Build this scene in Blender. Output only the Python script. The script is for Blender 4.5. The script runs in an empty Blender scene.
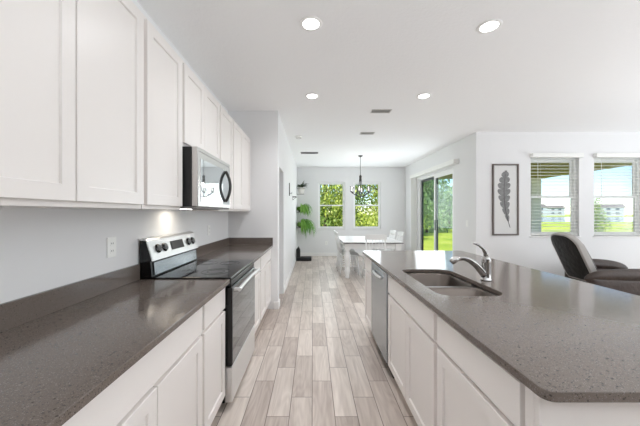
import bpy, bmesh, math, random
from mathutils import Vector, Matrix, Euler
PI = math.pi
random.seed(7)
SC = bpy.context.scene
COL = SC.collection
H = 2.83          # ceiling height

# ------------------------------------------------------------------ camera
cam = bpy.data.cameras.new('camera'); camo = bpy.data.objects.new('camera', cam); COL.objects.link(camo)
camo.location = (0, 0, 1.37); camo.rotation_euler = (PI/2, 0, 0)
cam.sensor_width = 36; cam.lens = 16.0; cam.shift_x = 0.011; cam.clip_start = .02; cam.clip_end = 400
SC.camera = camo

# ------------------------------------------------------------------ world, sun, lights, exposure
SC.view_settings.view_transform = 'Standard'; SC.view_settings.look = 'None'
SC.view_settings.exposure = 0.71; SC.view_settings.gamma = 1.0; SC.view_settings.use_curve_mapping = False
SC.cycles.max_bounces = 14; SC.cycles.diffuse_bounces = 8; SC.cycles.glossy_bounces = 6
SC.cycles.transparent_max_bounces = 24; SC.cycles.sample_clamp_indirect = 4.0
SC.cycles.use_denoising = True
w = bpy.data.worlds.new('sky'); SC.world = w; w.use_nodes = True
nt = w.node_tree; nt.nodes.clear()
sky = nt.nodes.new('ShaderNodeTexSky'); sky.sky_type = 'NISHITA'; sky.sun_disc = False
sky.sun_elevation = math.radians(42); sky.sun_rotation = math.radians(200); sky.air_density = 1.0; sky.dust_density = 0.0; sky.ozone_density = 5.0
bg = nt.nodes.new('ShaderNodeBackground'); bg.inputs['Strength'].default_value = 0.13
wo = nt.nodes.new('ShaderNodeOutputWorld')
nt.links.new(sky.outputs[0], bg.inputs[0]); nt.links.new(bg.outputs[0], wo.inputs[0])

def lamp(name, kind, loc, rot, energy, color=(1, 1, 1), **kw):
    l = bpy.data.lights.new(name, kind); l.energy = energy; l.color = color
    for k, v in kw.items(): setattr(l, k, v)
    o = bpy.data.objects.new(name, l); o.location = loc; o.rotation_euler = rot; COL.objects.link(o)
    return o
lamp('sun', 'SUN', (0, 0, 20), Euler((math.radians(46), 0, math.radians(-25))), 4.3, (1, .95, .86), angle=.01)
# unseen fill lamp added at the right wall, where no window is built
DAY = (.865, .935, 1.0)
lamp('fill_right', 'AREA', (7.35, 1.6, 1.4), Euler((math.radians(115), 0, math.radians(90))), 60, DAY, shape='RECTANGLE', size=6.0, size_y=2.3)
# unseen up-facing fill lamps added out of view to brighten the ceiling
lamp('ceiling_fill_front', 'AREA', (2.8, -1.6, 1.45), Euler((PI, 0, 0)), 92, DAY, shape='RECTANGLE', size=6.0, size_y=2.0)
lamp('ceiling_fill_right', 'AREA', (5.7, .2, 1.3), Euler((PI, 0, 0)), 82, DAY, shape='RECTANGLE', size=2.8, size_y=4.6)
# area lamps added just inside the dining glazing to stand for its daylight
lamp('daylight_fill_slider', 'AREA', (2.79, 6.95, 1.2), Euler((math.radians(95), 0, math.radians(90))), 20, DAY, shape='RECTANGLE', size=1.8, size_y=2.0)
for wx in (.59, 1.72):
    lamp('daylight_fill_window', 'AREA', (wx, 9.02, 1.6), Euler((math.radians(-92), 0, 0)), 7, DAY, shape='RECTANGLE', size=.84, size_y=1.4)

# ------------------------------------------------------------------ materials
def rgb(r, g, b):
    f = lambda c: ((c/255)/12.92 if c/255 <= .04045 else (((c/255)+.055)/1.055)**2.4)
    return (f(r), f(g), f(b), 1)
def P(name, col, rough=.5, metal=0., spec=.5, bump=None, emit=None, coat=0, var=None, trans=0, aniso=0):
    m = bpy.data.materials.new(name); m.use_nodes = True; n = m.node_tree; b = n.nodes['Principled BSDF']
    b.inputs['Base Color'].default_value = col; b.inputs['Roughness'].default_value = rough
    b.inputs['Metallic'].default_value = metal; b.inputs['Specular IOR Level'].default_value = spec
    b.inputs['Coat Weight'].default_value = coat; b.inputs['Coat Roughness'].default_value = .05
    b.inputs['Transmission Weight'].default_value = trans
    tc = n.nodes.new('ShaderNodeTexCoord')
    if var:      # (scale, amount)
        no = n.nodes.new('ShaderNodeTexNoise'); no.inputs['Scale'].default_value = var[0]; no.inputs['Detail'].default_value = 4
        n.links.new(tc.outputs['Object'], no.inputs['Vector'])
        mx = n.nodes.new('ShaderNodeMix'); mx.data_type = 'RGBA'
        n.links.new(no.outputs['Fac'], mx.inputs[0])
        mx.inputs[6].default_value = tuple(c*(1-var[1]) for c in col[:3])+(1,); mx.inputs[7].default_value = tuple(min(1, c*(1+var[1])) for c in col[:3])+(1,)
        n.links.new(mx.outputs[2], b.inputs['Base Color'])
    if bump:     # (scale, strength, distance)
        no = n.nodes.new('ShaderNodeTexNoise'); no.inputs['Scale'].default_value = bump[0]; no.inputs['Detail'].default_value = 3
        n.links.new(tc.outputs['Object'], no.inputs['Vector'])
        bp = n.nodes.new('ShaderNodeBump'); bp.inputs['Strength'].default_value = bump[1]; bp.inputs['Distance'].default_value = bump[2]
        n.links.new(no.outputs['Fac'], bp.inputs['Height']); n.links.new(bp.outputs[0], b.inputs['Normal'])
    if emit:
        b.inputs['Emission Color'].default_value = emit[0]; b.inputs['Emission Strength'].default_value = emit[1]
    return m

M = {}
M['wall'] = P('wall_paint', rgb(232, 232, 232), .75, bump=(160, .12, .002), spec=.25)
M['absorb_wall'] = P('absorbing_wall', rgb(90, 84, 80), .75, bump=(160, .12, .002), spec=.25)  # dark tone chosen so the unseen front wall throws back less light
M['ceiling'] = P('ceiling_paint', rgb(247, 247, 247), .9, bump=(45, .5, .005), spec=.1)
M['trim'] = P('trim_paint', rgb(242, 241, 239), .4)
M['cab'] = P('cabinet_paint', rgb(234, 229, 225), .32, spec=.45, var=(2.5, .012))
M['cabin'] = P('cabinet_inside', rgb(214, 206, 196), .6, var=(8, .03))
M['toe'] = P('toe_kick', rgb(205, 198, 192), .6, var=(8, .03))
M['plastic'] = P('white_plastic', rgb(243, 243, 240), .35, var=(9, .01))
M['slot'] = P('slot_dark', rgb(60, 60, 60), .6, var=(9, .05))
M['frame_w'] = P('window_vinyl', rgb(244, 245, 244), .35, var=(5, .01))
M['frame_d'] = P('door_dark_frame', rgb(70, 78, 80), .4, metal=.3, var=(6, .05))
M['black'] = P('black_enamel', rgb(14, 14, 15), .22, var=(6, .1))
M['blackmat'] = P('black_matte', rgb(26, 26, 26), .55, var=(12, .2))
M['iron'] = P('dark_iron', rgb(72, 70, 68), .38, metal=.7, var=(20, .1))
M['cook'] = P('ceramic_glass', rgb(10, 10, 11), .06, spec=.8, var=(10, .05))
M['burner'] = P('burner_print', rgb(62, 62, 64), .25, var=(40, .2))
M['silver'] = P('stainless', rgb(202, 200, 197), .26, metal=.92, bump=(300, .02, .0005))
M['silver_l'] = P('stainless_light', rgb(226, 226, 225), .3, metal=.75, bump=(300, .02, .0005))
M['dw'] = P('dishwasher_steel', rgb(176, 182, 187), .22, metal=.9, bump=(200, .02, .0005))
M['sink'] = P('sink_steel', rgb(104, 96, 90), .3, metal=.95, bump=(120, .05, .0005))
M['chrome'] = P('brushed_nickel', rgb(176, 174, 172), .16, metal=1, var=(6, .04))
M['mirror'] = P('mirrored_glass', rgb(206, 210, 212), .03, metal=.93, var=(3, .02))
M['ovenglass'] = P('oven_glass', rgb(128, 132, 136), .04, metal=.9, var=(3, .03))
M['lens'] = P('lamp_lens', (1, 1, 1, 1), .4, emit=((1, .98, .95, 1), 6.0))
M['bulb'] = P('shade_glow', (1, 1, 1, 1), .3, emit=((1, .97, .9, 1), .9))
M['vent'] = P('vent_grille', rgb(206, 204, 200), .5, var=(10, .02))
M['ventd'] = P('vent_grey', rgb(146, 144, 142), .8, var=(10, .05))  # mid grey shared by vent backing, the grey vent and small trims
M['tabletop'] = P('table_top_dark', rgb(82, 78, 76), .12, spec=.8, var=(6, .15))
M['white'] = P('white_furniture', rgb(236, 236, 234), .4, var=(6, .015))
M['leather'] = P('brown_leather', rgb(62, 50, 44), .4, spec=.45, bump=(24, .5, .012), var=(5, .25))
M['leatherd'] = P('black_leather', rgb(24, 23, 22), .5, spec=.3, bump=(14, .8, .02), var=(6, .3))
M['leathersheen'] = P('painted_leather_sheen', rgb(168, 164, 160), .3, spec=.7, bump=(30, .2, .005), var=(6, .1))  # pale grey puts the leather's gloss highlight into the colour
M['pframe'] = P('picture_frame_wood', rgb(112, 104, 98), .55, var=(30, .15))
M['mat'] = P('paper', rgb(222, 222, 220), .8, var=(3, .01))
M['feather'] = P('feather_grey', rgb(134, 134, 134), .8, var=(26, .4))
M['quill'] = P('feather_quill', rgb(60, 60, 60), .8, var=(20, .1))
M['pot'] = P('white_pot', rgb(226, 222, 216), .45, var=(8, .03))
M['potd'] = P('dark_pot', rgb(60, 58, 52), .5, var=(8, .1))
M['soil'] = P('soil', rgb(54, 42, 34), .9, bump=(60, .6, .01))
M['blind'] = P('blind_vinyl', rgb(238, 238, 234), .45, var=(5, .01))
M['bark'] = P('bark', rgb(96, 84, 70), .9, bump=(20, .8, .03), var=(10, .3))
M['stucco'] = P('exterior_stucco', rgb(244, 240, 232), .9, bump=(60, .3, .005))
M['concrete'] = P('patio_concrete', rgb(176, 172, 164), .85, var=(3, .06), bump=(30, .2, .003))
M['soffit'] = P('lanai_soffit', rgb(176, 160, 84), .8, var=(8, .08))
M['housew'] = P('house_wall', rgb(160, 168, 180), .8, var=(1, .03))
M['roof'] = P('house_roof', rgb(118, 112, 108), .9, var=(4, .12), bump=(6, .5, .05))
M['hwin'] = P('house_window', rgb(60, 74, 90), .15, var=(3, .1))
M['water'] = P('lake_water', rgb(120, 150, 176), .08, spec=.6, bump=(1.2, .25, .05))

def glass(name, tint=(1, 1, 1, 1), refl=.5):
    m = bpy.data.materials.new(name); m.use_nodes = True; n = m.node_tree; n.nodes.clear()
    o = n.nodes.new('ShaderNodeOutputMaterial'); mix = n.nodes.new('ShaderNodeMixShader')
    t = n.nodes.new('ShaderNodeBsdfTransparent'); t.inputs[0].default_value = tint
    g = n.nodes.new('ShaderNodeBsdfGlossy'); g.inputs['Roughness'].default_value = .01
    f = n.nodes.new('ShaderNodeFresnel'); f.inputs[0].default_value = 1.35
    mu = n.nodes.new('ShaderNodeMath'); mu.operation = 'MULTIPLY'; mu.inputs[1].default_value = refl
    n.links.new(f.outputs[0], mu.inputs[0]); n.links.new(mu.outputs[0], mix.inputs[0])
    n.links.new(t.outputs[0], mix.inputs[1]); n.links.new(g.outputs[0], mix.inputs[2]); n.links.new(mix.outputs[0], o.inputs[0])
    return m
M['glass'] = glass('window_glass', (.97, .985, .98, 1), .3)
M['glass_d'] = glass('slider_glass', (.90, .94, .94, 1), .12)
M['bowl'] = glass('clear_glass', (.92, .93, .93, 1), 1.0)

def counter_mat():
    m = bpy.data.materials.new('grey_quartz'); m.use_nodes = True; n = m.node_tree; b = n.nodes['Principled BSDF']
    tc = n.nodes.new('ShaderNodeTexCoord')
    def layer(scale, lo, hi, c, prev, vor=True):
        v = n.nodes.new('ShaderNodeTexVoronoi'); v.inputs['Scale'].default_value = scale
        n.links.new(tc.outputs['Object'], v.inputs['Vector'])
        no = n.nodes.new('ShaderNodeSeparateColor'); n.links.new(v.outputs['Color'], no.inputs[0])
        r = n.nodes.new('ShaderNodeMapRange'); r.inputs[1].default_value = lo; r.inputs[2].default_value = hi; r.clamp = True
        n.links.new(no.outputs[0], r.inputs[0])
        d = n.nodes.new('ShaderNodeMapRange'); d.inputs[1].default_value = .5; d.inputs[2].default_value = .3
        n.links.new(v.outputs['Distance'], d.inputs[0])
        mu = n.nodes.new('ShaderNodeMath'); mu.operation = 'MULTIPLY'
        n.links.new(r.outputs[0], mu.inputs[0]); n.links.new(d.outputs[0], mu.inputs[1])
        mx = n.nodes.new('ShaderNodeMix'); mx.data_type = 'RGBA'; n.links.new(mu.outputs[0], mx.inputs[0])
        if isinstance(prev, tuple): mx.inputs[6].default_value = prev
        else: n.links.new(prev, mx.inputs[6])
        mx.inputs[7].default_value = c
        return mx.outputs[2]
    o = layer(420, .55, .9, rgb(124, 115, 110), rgb(106, 96, 89))
    o = layer(230, .80, .84, rgb(58, 50, 46), o)
    o = layer(300, .86, .9, rgb(136, 128, 123), o)
    o = layer(120, .95, .96, rgb(68, 60, 57), o)
    n.links.new(o, b.inputs['Base Color'])
    b.inputs['Roughness'].default_value = .13; b.inputs['Specular IOR Level'].default_value = .55
    no = n.nodes.new('ShaderNodeTexNoise'); no.inputs['Scale'].default_value = 30; n.links.new(tc.outputs['Object'], no.inputs['Vector'])
    bp = n.nodes.new('ShaderNodeBump'); bp.inputs['Strength'].default_value = .04; bp.inputs['Distance'].default_value = .001
    n.links.new(no.outputs['Fac'], bp.inputs['Height']); n.links.new(bp.outputs[0], b.inputs['Normal'])
    return m
M['quartz'] = counter_mat()

def floor_mat():
    m = bpy.data.materials.new('wood_look_tile'); m.use_nodes = True; n = m.node_tree; b = n.nodes['Principled BSDF']
    L = n.links.new
    def ma(op, a, b_=None, c=None):
        x = n.nodes.new('ShaderNodeMath'); x.operation = op
        for i, v in enumerate((a, b_, c)):
            if v is None: continue
            if isinstance(v, (int, float)): x.inputs[i].default_value = v
            else: L(v, x.inputs[i])
        return x.outputs[0]
    tc = n.nodes.new('ShaderNodeTexCoord'); s = n.nodes.new('ShaderNodeSeparateXYZ'); L(tc.outputs['Object'], s.inputs[0])
    u = ma('DIVIDE', ma('ADD', s.outputs[0], .006+.1535*200), .1535); i = ma('FLOOR', u); fu = ma('FRACT', u)
    v = ma('DIVIDE', ma('SUBTRACT', ma('ADD', s.outputs[1], 200*.61-2.32), ma('MULTIPLY', ma('SUBTRACT', i, 200.), .2033)), .61)
    j = ma('FLOOR', v); fv = ma('FRACT', v)
    eu = ma('MULTIPLY', ma('MINIMUM', fu, ma('SUBTRACT', 1., fu)), .1535)
    ev = ma('MULTIPLY', ma('MINIMUM', fv, ma('SUBTRACT', 1., fv)), .61)
    e = ma('MINIMUM', eu, ev)
    grout = n.nodes.new('ShaderNodeMapRange'); grout.inputs[1].default_value = .0017; grout.inputs[2].default_value = .0030; L(e, grout.inputs[0])
    cv = n.nodes.new('ShaderNodeCombineXYZ'); L(i, cv.inputs[0]); L(j, cv.inputs[1])
    wn = n.nodes.new('ShaderNodeTexWhiteNoise'); wn.noise_dimensions = '3D'; L(cv.outputs[0], wn.inputs['Vector'])
    wc = n.nodes.new('ShaderNodeSeparateColor'); L(wn.outputs['Color'], wc.inputs[0])
    # grain: noise stretched along the plank
    gv = n.nodes.new('ShaderNodeCombineXYZ')
    L(ma('MULTIPLY', s.outputs[0], 26.), gv.inputs[0]); L(ma('MULTIPLY', s.outputs[1], 2.2), gv.inputs[1]); L(ma('MULTIPLY', wc.outputs[0], 60.), gv.inputs[2])
    g1 = n.nodes.new('ShaderNodeTexNoise'); g1.inputs['Scale'].default_value = 1.; g1.inputs['Detail'].default_value = 5; g1.inputs['Distortion'].default_value = .6; L(gv.outputs[0], g1.inputs['Vector'])
    gv2 = n.nodes.new('ShaderNodeCombineXYZ')
    L(ma('MULTIPLY', s.outputs[0], 9.), gv2.inputs[0]); L(ma('MULTIPLY', s.outputs[1], 1.3), gv2.inputs[1]); L(ma('MULTIPLY', wc.outputs[1], 40.), gv2.inputs[2])
    g2 = n.nodes.new('ShaderNodeTexNoise'); g2.inputs['Scale'].default_value = 1.; g2.inputs['Detail'].default_value = 1; L(gv2.outputs[0], g2.inputs['Vector'])
    rings = ma('FRACT', ma('MULTIPLY', g2.outputs['Fac'], 9.))
    rings = ma('ABSOLUTE', ma('SUBTRACT', rings, .5))
    t = ma('ADD', ma('ADD', ma('MULTIPLY', wc.outputs[2], .50), ma('MULTIPLY', ma('SUBTRACT', g1.outputs['Fac'], .5), .9)), ma('MULTIPLY', rings, .32))
    cr = n.nodes.new('ShaderNodeValToRGB'); L(t, cr.inputs[0])
    cr.color_ramp.elements[0].position = 0; cr.color_ramp.elements[0].color = rgb(172, 158, 149)
    cr.color_ramp.elements[1].position = .75; cr.color_ramp.elements[1].color = rgb(222, 211, 201)
    mx = n.nodes.new('ShaderNodeMix'); mx.data_type = 'RGBA'; L(grout.outputs[0], mx.inputs[0]); mx.inputs[6].default_value = rgb(118, 106, 98); L(cr.outputs[0], mx.inputs[7])
    L(mx.outputs[2], b.inputs['Base Color'])
    b.inputs['Roughness'].default_value = .36; b.inputs['Specular IOR Level'].default_value = .4
    bp = n.nodes.new('ShaderNodeBump'); bp.inputs['Strength'].default_value = .5; bp.inputs['Distance'].default_value = .002
    L(grout.outputs[0], bp.inputs['Height']); L(bp.outputs[0], b.inputs['Normal'])
    return m
M['floor'] = floor_mat()

def ramp_mat(name, cols, src='island', rough=.6, transl=.35, scale=1.):
    m = bpy.data.materials.new(name); m.use_nodes = True; n = m.node_tree; b = n.nodes['Principled BSDF']; out = n.nodes['Material Output']
    cr = n.nodes.new('ShaderNodeValToRGB')
    if src == 'island':
        g = n.nodes.new('ShaderNodeNewGeometry'); n.links.new(g.outputs['Random Per Island'], cr.inputs[0])
    else:
        tc = n.nodes.new('ShaderNodeTexCoord'); no = n.nodes.new('ShaderNodeTexNoise'); no.inputs['Scale'].default_value = scale; no.inputs['Detail'].default_value = 6
        n.links.new(tc.outputs['Object'], no.inputs['Vector']); n.links.new(no.outputs['Fac'], cr.inputs[0])
    els = cr.color_ramp.elements
    while len(els) < len(cols): els.new(.5)
    for k, c in enumerate(cols):
        els[k].position = k/(len(cols)-1) if src == 'island' else .3+.4*k/(len(cols)-1); els[k].color = c
    n.links.new(cr.outputs[0], b.inputs['Base Color']); b.inputs['Roughness'].default_value = rough; b.inputs['Specular IOR Level'].default_value = .3
    if transl:
        t = n.nodes.new('ShaderNodeBsdfTranslucent'); n.links.new(cr.outputs[0], t.inputs[0]); mx = n.nodes.new('ShaderNodeMixShader')
        mx.inputs[0].default_value = transl; n.links.new(b.outputs[0], mx.inputs[1]); n.links.new(t.outputs[0], mx.inputs[2]); n.links.new(mx.outputs[0], out.inputs[0])
    return m
M['leafy'] = ramp_mat('leaves_yellow_green', [rgb(126, 150, 62), rgb(192, 204, 90), rgb(226, 230, 142), rgb(92, 124, 52)])
M['leafg'] = ramp_mat('leaves_green', [rgb(72, 108, 50), rgb(134, 164, 84), rgb(184, 204, 124), rgb(54, 82, 42)])
M['leafd'] = ramp_mat('leaves_dark', [rgb(84, 118, 76), rgb(140, 170, 116), rgb(178, 200, 150)])
M['leafi'] = ramp_mat('leaves_indoor', [rgb(72, 128, 46), rgb(124, 174, 72), rgb(164, 204, 110)], transl=.3)
M['leafgrey'] = ramp_mat('leaves_grey_green', [rgb(70, 84, 66), rgb(104, 120, 98), rgb(60, 66, 56)], transl=.2)
M['grass'] = ramp_mat('lawn', [rgb(136, 166, 44), rgb(180, 196, 62), rgb(206, 208, 96)], 'noise', .9, 0, .5)

# ------------------------------------------------------------------ mesh helpers
def box(bm, x0, x1, y0, y1, z0, z1, bev=0., seg=1, mat=0):
    vs = [bm.verts.new(p) for p in ((x0,y0,z0),(x1,y0,z0),(x1,y1,z0),(x0,y1,z0),(x0,y0,z1),(x1,y0,z1),(x1,y1,z1),(x0,y1,z1))]
    fs = [bm.faces.new([vs[i] for i in f]) for f in ((0,3,2,1),(4,5,6,7),(0,1,5,4),(1,2,6,5),(2,3,7,6),(3,0,4,7))]
    for f in fs: f.material_index = mat
    if bev > 0:
        es = list({e for f in fs for e in f.edges})
        bmesh.ops.bevel(bm, geom=es, offset=bev, segments=seg, affect='EDGES', profile=.5)
def tube(bm, pts, rad, seg=10, closed=False, cap=True):
    pts = [Vector(p) for p in pts]; n = len(pts)
    if not hasattr(rad, '__len__'): rad = [rad]*n
    rings = []; up = None
    for i, p in enumerate(pts):
        if closed: d = pts[(i+1) % n]-pts[i-1]
        else: d = pts[min(i+1, n-1)]-pts[max(i-1, 0)]
        d.normalize()
        if up is None: up = Vector((0, 0, 1)) if abs(d.z) < .9 else Vector((1, 0, 0))
        s = d.cross(up)
        if s.length < 1e-5: s = d.cross(Vector((0, 1, 0)))
        s.normalize(); up = s.cross(d).normalized()
        rings.append([bm.verts.new(p+(s*math.cos(2*PI*k/seg)+up*math.sin(2*PI*k/seg))*rad[i]) for k in range(seg)])
    m = n if closed else n-1
    for i in range(m):
        a, b = rings[i], rings[(i+1) % n]
        for k in range(seg):
            f = bm.faces.new((a[k], b[k], b[(k+1) % seg], a[(k+1) % seg])); f.smooth = True
    if cap and not closed:
        bm.faces.new(rings[0]); bm.faces.new(rings[-1][::-1])
def lathe(bm, prof, c=(0, 0, 0), seg=20, flat=False):
    """prof: list of (radius, z) from bottom to top"""
    rings = []
    for r, z in prof:
        if r < 1e-5: rings.append([bm.verts.new((c[0], c[1], c[2]+z))])
        else: rings.append([bm.verts.new((c[0]+r*math.cos(2*PI*k/seg), c[1]+r*math.sin(2*PI*k/seg), c[2]+z)) for k in range(seg)])
    for a, b in zip(rings, rings[1:]):
        for k in range(seg):
            q = [a[k % len(a)], a[(k+1) % len(a)], b[(k+1) % len(b)], b[k % len(b)]]
            q2 = []
            for v in q:
                if v not in q2: q2.append(v)
            if len(q2) > 2:
                f = bm.faces.new(q2); f.smooth = not flat
    for rg, rev in ((rings[0], True), (rings[-1], False)):
        if len(rg) > 2: bm.faces.new(rg[::-1] if rev else rg)
def prism(bm, poly, axis, a, b, bev=0):
    """extrude a 2D polygon along an axis ('x': poly=(y,z), 'y': poly=(x,z), 'z': poly=(x,y))"""
    def mk(p, t): return {'x': (t, p[0], p[1]), 'y': (p[0], t, p[1]), 'z': (p[0], p[1], t)}[axis]
    A = [bm.verts.new(mk(p, a)) for p in poly]; B = [bm.verts.new(mk(p, b)) for p in poly]
    fs = [bm.faces.new(A), bm.faces.new(B[::-1])]
    n = len(poly)
    for k in range(n): fs.append(bm.faces.new((A[k], B[k], B[(k+1) % n], A[(k+1) % n])))
    if bev: bmesh.ops.bevel(bm, geom=list({e for f in fs for e in f.edges}), offset=bev, segments=2, affect='EDGES', profile=.5)
def rrect(x0, x1, y0, y1, r, seg=6):
    if not hasattr(r, '__len__'): r = [r]*4
    out = []
    for (cx, cy, a0, rr) in ((x1-r[0], y0+r[0], -90, r[0]), (x1-r[1], y1-r[1], 0, r[1]), (x0+r[2], y1-r[2], 90, r[2]), (x0+r[3], y0+r[3], 180, r[3])):
        for k in range(seg+1):
            a = math.radians(a0+90*k/seg); out.append((cx+rr*math.cos(a), cy+rr*math.sin(a)))
    return out
def NB(): return bmesh.new()
def obj(name, bm, mats, parent=None, sub=0, loc=None):
    bmesh.ops.recalc_face_normals(bm, faces=bm.faces)
    me = bpy.data.meshes.new(name); bm.to_mesh(me); bm.free()
    if not isinstance(mats, (list, tuple)): mats = [mats]
    for m in mats: me.materials.append(m if not isinstance(m, str) else M[m])
    o = bpy.data.objects.new(name, me); COL.objects.link(o)
    if loc: o.location = loc
    if parent: o.parent = parent
    if sub:
        s = o.modifiers.new('sub', 'SUBSURF'); s.levels = sub; s.render_levels = sub
        for p in me.polygons: p.use_smooth = True
    return o
def tag(o, label, cat, group=None, kind=None):
    o['label'] = label; o['category'] = cat
    if group: o['group'] = group
    if kind: o['kind'] = kind
    return o
def thing(name, label, cat, loc=(0, 0, 0), rz=0, group=None):
    o = bpy.data.objects.new(name, None); o.empty_display_size = .1; COL.objects.link(o)
    o.location = loc; o.rotation_euler = (0, 0, rz)
    return tag(o, label, cat, group)
def struct(name, bm, m, parent=None, label=None):
    o = obj(name, bm, m, parent)
    if parent is None: o['kind'] = 'structure'
    if label: o['label'] = label
    return o
def sroot(name):
    o = bpy.data.objects.new(name, None); COL.objects.link(o); o['kind'] = 'structure'; return o
def dup(root, loc, rz, label, group=None, scale=None):
    r = root.copy(); COL.objects.link(r); r.location = loc; r.rotation_euler = (0, 0, rz); r['label'] = label
    if group: r['group'] = group
    if scale: r.scale = scale
    for ch in list(root.children):
        c = ch.copy(); COL.objects.link(c); c.parent = r
        for g in list(ch.children):
            d = g.copy(); COL.objects.link(d); d.parent = c
    return r
def wall_cells(bm, axis, t0, t1, a0, a1, z0, z1, holes):
    """wall slab spanning a0..a1 along its length with rectangular holes (a,b,zlo,zhi)"""
    As = sorted({a0, a1, *[h[0] for h in holes], *[h[1] for h in holes]}); As = [a for a in As if a0 <= a <= a1]
    for p, q in zip(As, As[1:]):
        hs = sorted([h for h in holes if h[0] <= p+1e-6 and h[1] >= q-1e-6], key=lambda h: h[2])
        z = z0
        for h in hs:
            if h[2] > z: (box(bm, p, q, t0, t1, z, h[2]) if axis == 'y' else box(bm, t0, t1, p, q, z, h[2]))
            z = h[3]
        if z < z1: (box(bm, p, q, t0, t1, z, z1) if axis == 'y' else box(bm, t0, t1, p, q, z, z1))

# ------------------------------------------------------------------ key dimensions
XL = -1.21      # left kitchen wall
YR = 4.06       # end wall of the kitchen run
XP = -.50       # dining left wall
YB = 9.07       # back wall
XD = 2.94       # dining right wall (slider)
YL = 5.12       # living back wall
XR = 7.5; YF = -2.9

# ------------------------------------------------------------------ room shell
b = NB(); box(b, -2.4, XR+.15, YF-.15, YB+.15, -.12, 0); struct('floor', b, 'floor')
b = NB(); box(b, -2.4, XR+.15, YF-.15, YL+.15, H, H+.2); box(b, -2.4, XD+.15, YL+.15, YB+.15, H, H+.2); struct('ceiling', b, 'ceiling')
b = NB(); box(b, XL-.12, XL, YF, YR, 0, H); struct('wall_left', b, 'wall')
b = NB(); box(b, XL-.12, XP, YR, YR+.12, 0, H); struct('wall_kitchen_end', b, 'wall')
b = NB(); wall_cells(b, 'x', XP-.12, XP, YR+.12, YB, 0, H, [(YR+.15, 4.83, 0, 2.06)]); struct('wall_dining_left', b, 'wall')
b = NB(); box(b, -2.4, -2.28, YR+.12, 6.4, 0, H); box(b, -2.28, XP-.12, 6.28, 6.4, 0, H); box(b, -2.28, XL-.12, YR, YR+.12, 0, H); struct('wall_hall', b, 'wall')
W1 = (.16, 1.02, .865, 2.36); W2 = (1.29, 2.16, .865, 2.36)
b = NB(); wall_cells(b, 'y', YB, YB+.14, XP-.12, XD+.14, 0, H, [W1, W2]); struct('wall_back', b, 'wall')
SD = (5.95, 7.95, 0.0, 2.32)
b = NB(); wall_cells(b, 'x', XD, XD+.14, YL, YB, 0, H, [SD]); struct('wall_dining_right', b, 'wall')
R1 = (3.92, 4.79, .955, 2.38); R2 = (5.06, 5.95, .955, 2.38)
b = NB(); wall_cells(b, 'y', YL, YL+.14, XD+.14, XR, 0, H, [R1, R2]); struct('wall_living_back', b, 'wall')
b = NB(); box(b, XR, XR+.14, YF, YL+.14, 0, H); struct('wall_right', b, 'wall')
b = NB(); box(b, XL-.12, XR+.14, YF-.14, YF, 0, H); struct('wall_front', b, 'absorb_wall')  # wall behind the camera, darkened to cut light on the island end
def baseboard(name, x0, x1, y0, y1):
    b = NB(); box(b, x0, x1, y0, y1, 0, .105, .003); struct(name, b, 'trim')
baseboard('baseboard_back', XP, XD, YB-.014, YB)
baseboard('baseboard_dining_left', XP, XP+.014, 4.83, YB-.014)
baseboard('baseboard_kitchen_end', XP-.06, XP+.014, YR-.014, YR)
baseboard('baseboard_corner', XP, XP+.014, YR, YR+.15)
baseboard('baseboard_dining_right', XD-.014, XD, 7.97, YB-.014)
baseboard('baseboard_slider', XD-.014, XD, YL-.014, 5.93)
baseboard('baseboard_living_back', XD, XR, YL-.014, YL)

# windows in a wall facing -Y; (x0,x1,z0,z1); glass set back at depth d
def hung_window(name, wdw, yw, d, sill=True):
    x0, x1, z0, z1 = wdw; r = sroot(name); ym = yw+d; zm = (z0+z1)/2
    f = .035
    b = NB()
    for q in ((x0, x0+f, z0, z1), (x1-f, x1, z0, z1), (x0+f, x1-f, z1-f, z1), (x0+f, x1-f, z0, z0+f)):
        box(b, q[0], q[1], ym-.02, ym+.05, q[2], q[3], .002)
    fr = obj('window_frame', b, 'frame_w', r)
    for (a, c, yo, nm) in ((zm-.02, z1-f, .022, 'upper_sash'), (z0+f, zm+.02, -.006, 'lower_sash')):
        b = NB(); s = .03; X0, X1 = x0+f, x1-f
        for q in ((X0, X0+s, a, c), (X1-s, X1, a, c), (X0+s, X1-s, c-s-.008, c), (X0+s, X1-s, a, a+s+.008)):
            box(b, q[0], q[1], ym+yo, ym+yo+.024, q[2], q[3], .002)
        so = obj(nm, b, 'frame_w', r)
        b = NB(); box(b, X0+s-.004, X1-s+.004, ym+yo+.009, ym+yo+.013, a+s, c-s); obj('pane', b, 'glass', so)
    b = NB(); box(b, (x0+x1)/2-.03, (x0+x1)/2+.03, ym-.022, ym-.006, zm+.0, zm+.02, .003); obj('sash_lock', b, 'frame_w', r)
    if sill:
        b = NB(); box(b, x0-.02, x1+.02, yw-.025, yw, z0-.022, z0, .003); box(b, x0, x1, yw, ym-.02, z0-.022, z0); obj('window_sill', b, 'trim', r)
    return r
hung_window('window_1', W1, YB, .06); hung_window('window_2', W2, YB, .06)
hung_window('window_3', R1, YL, .085); hung_window('window_4', R2, YL, .085)

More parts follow.
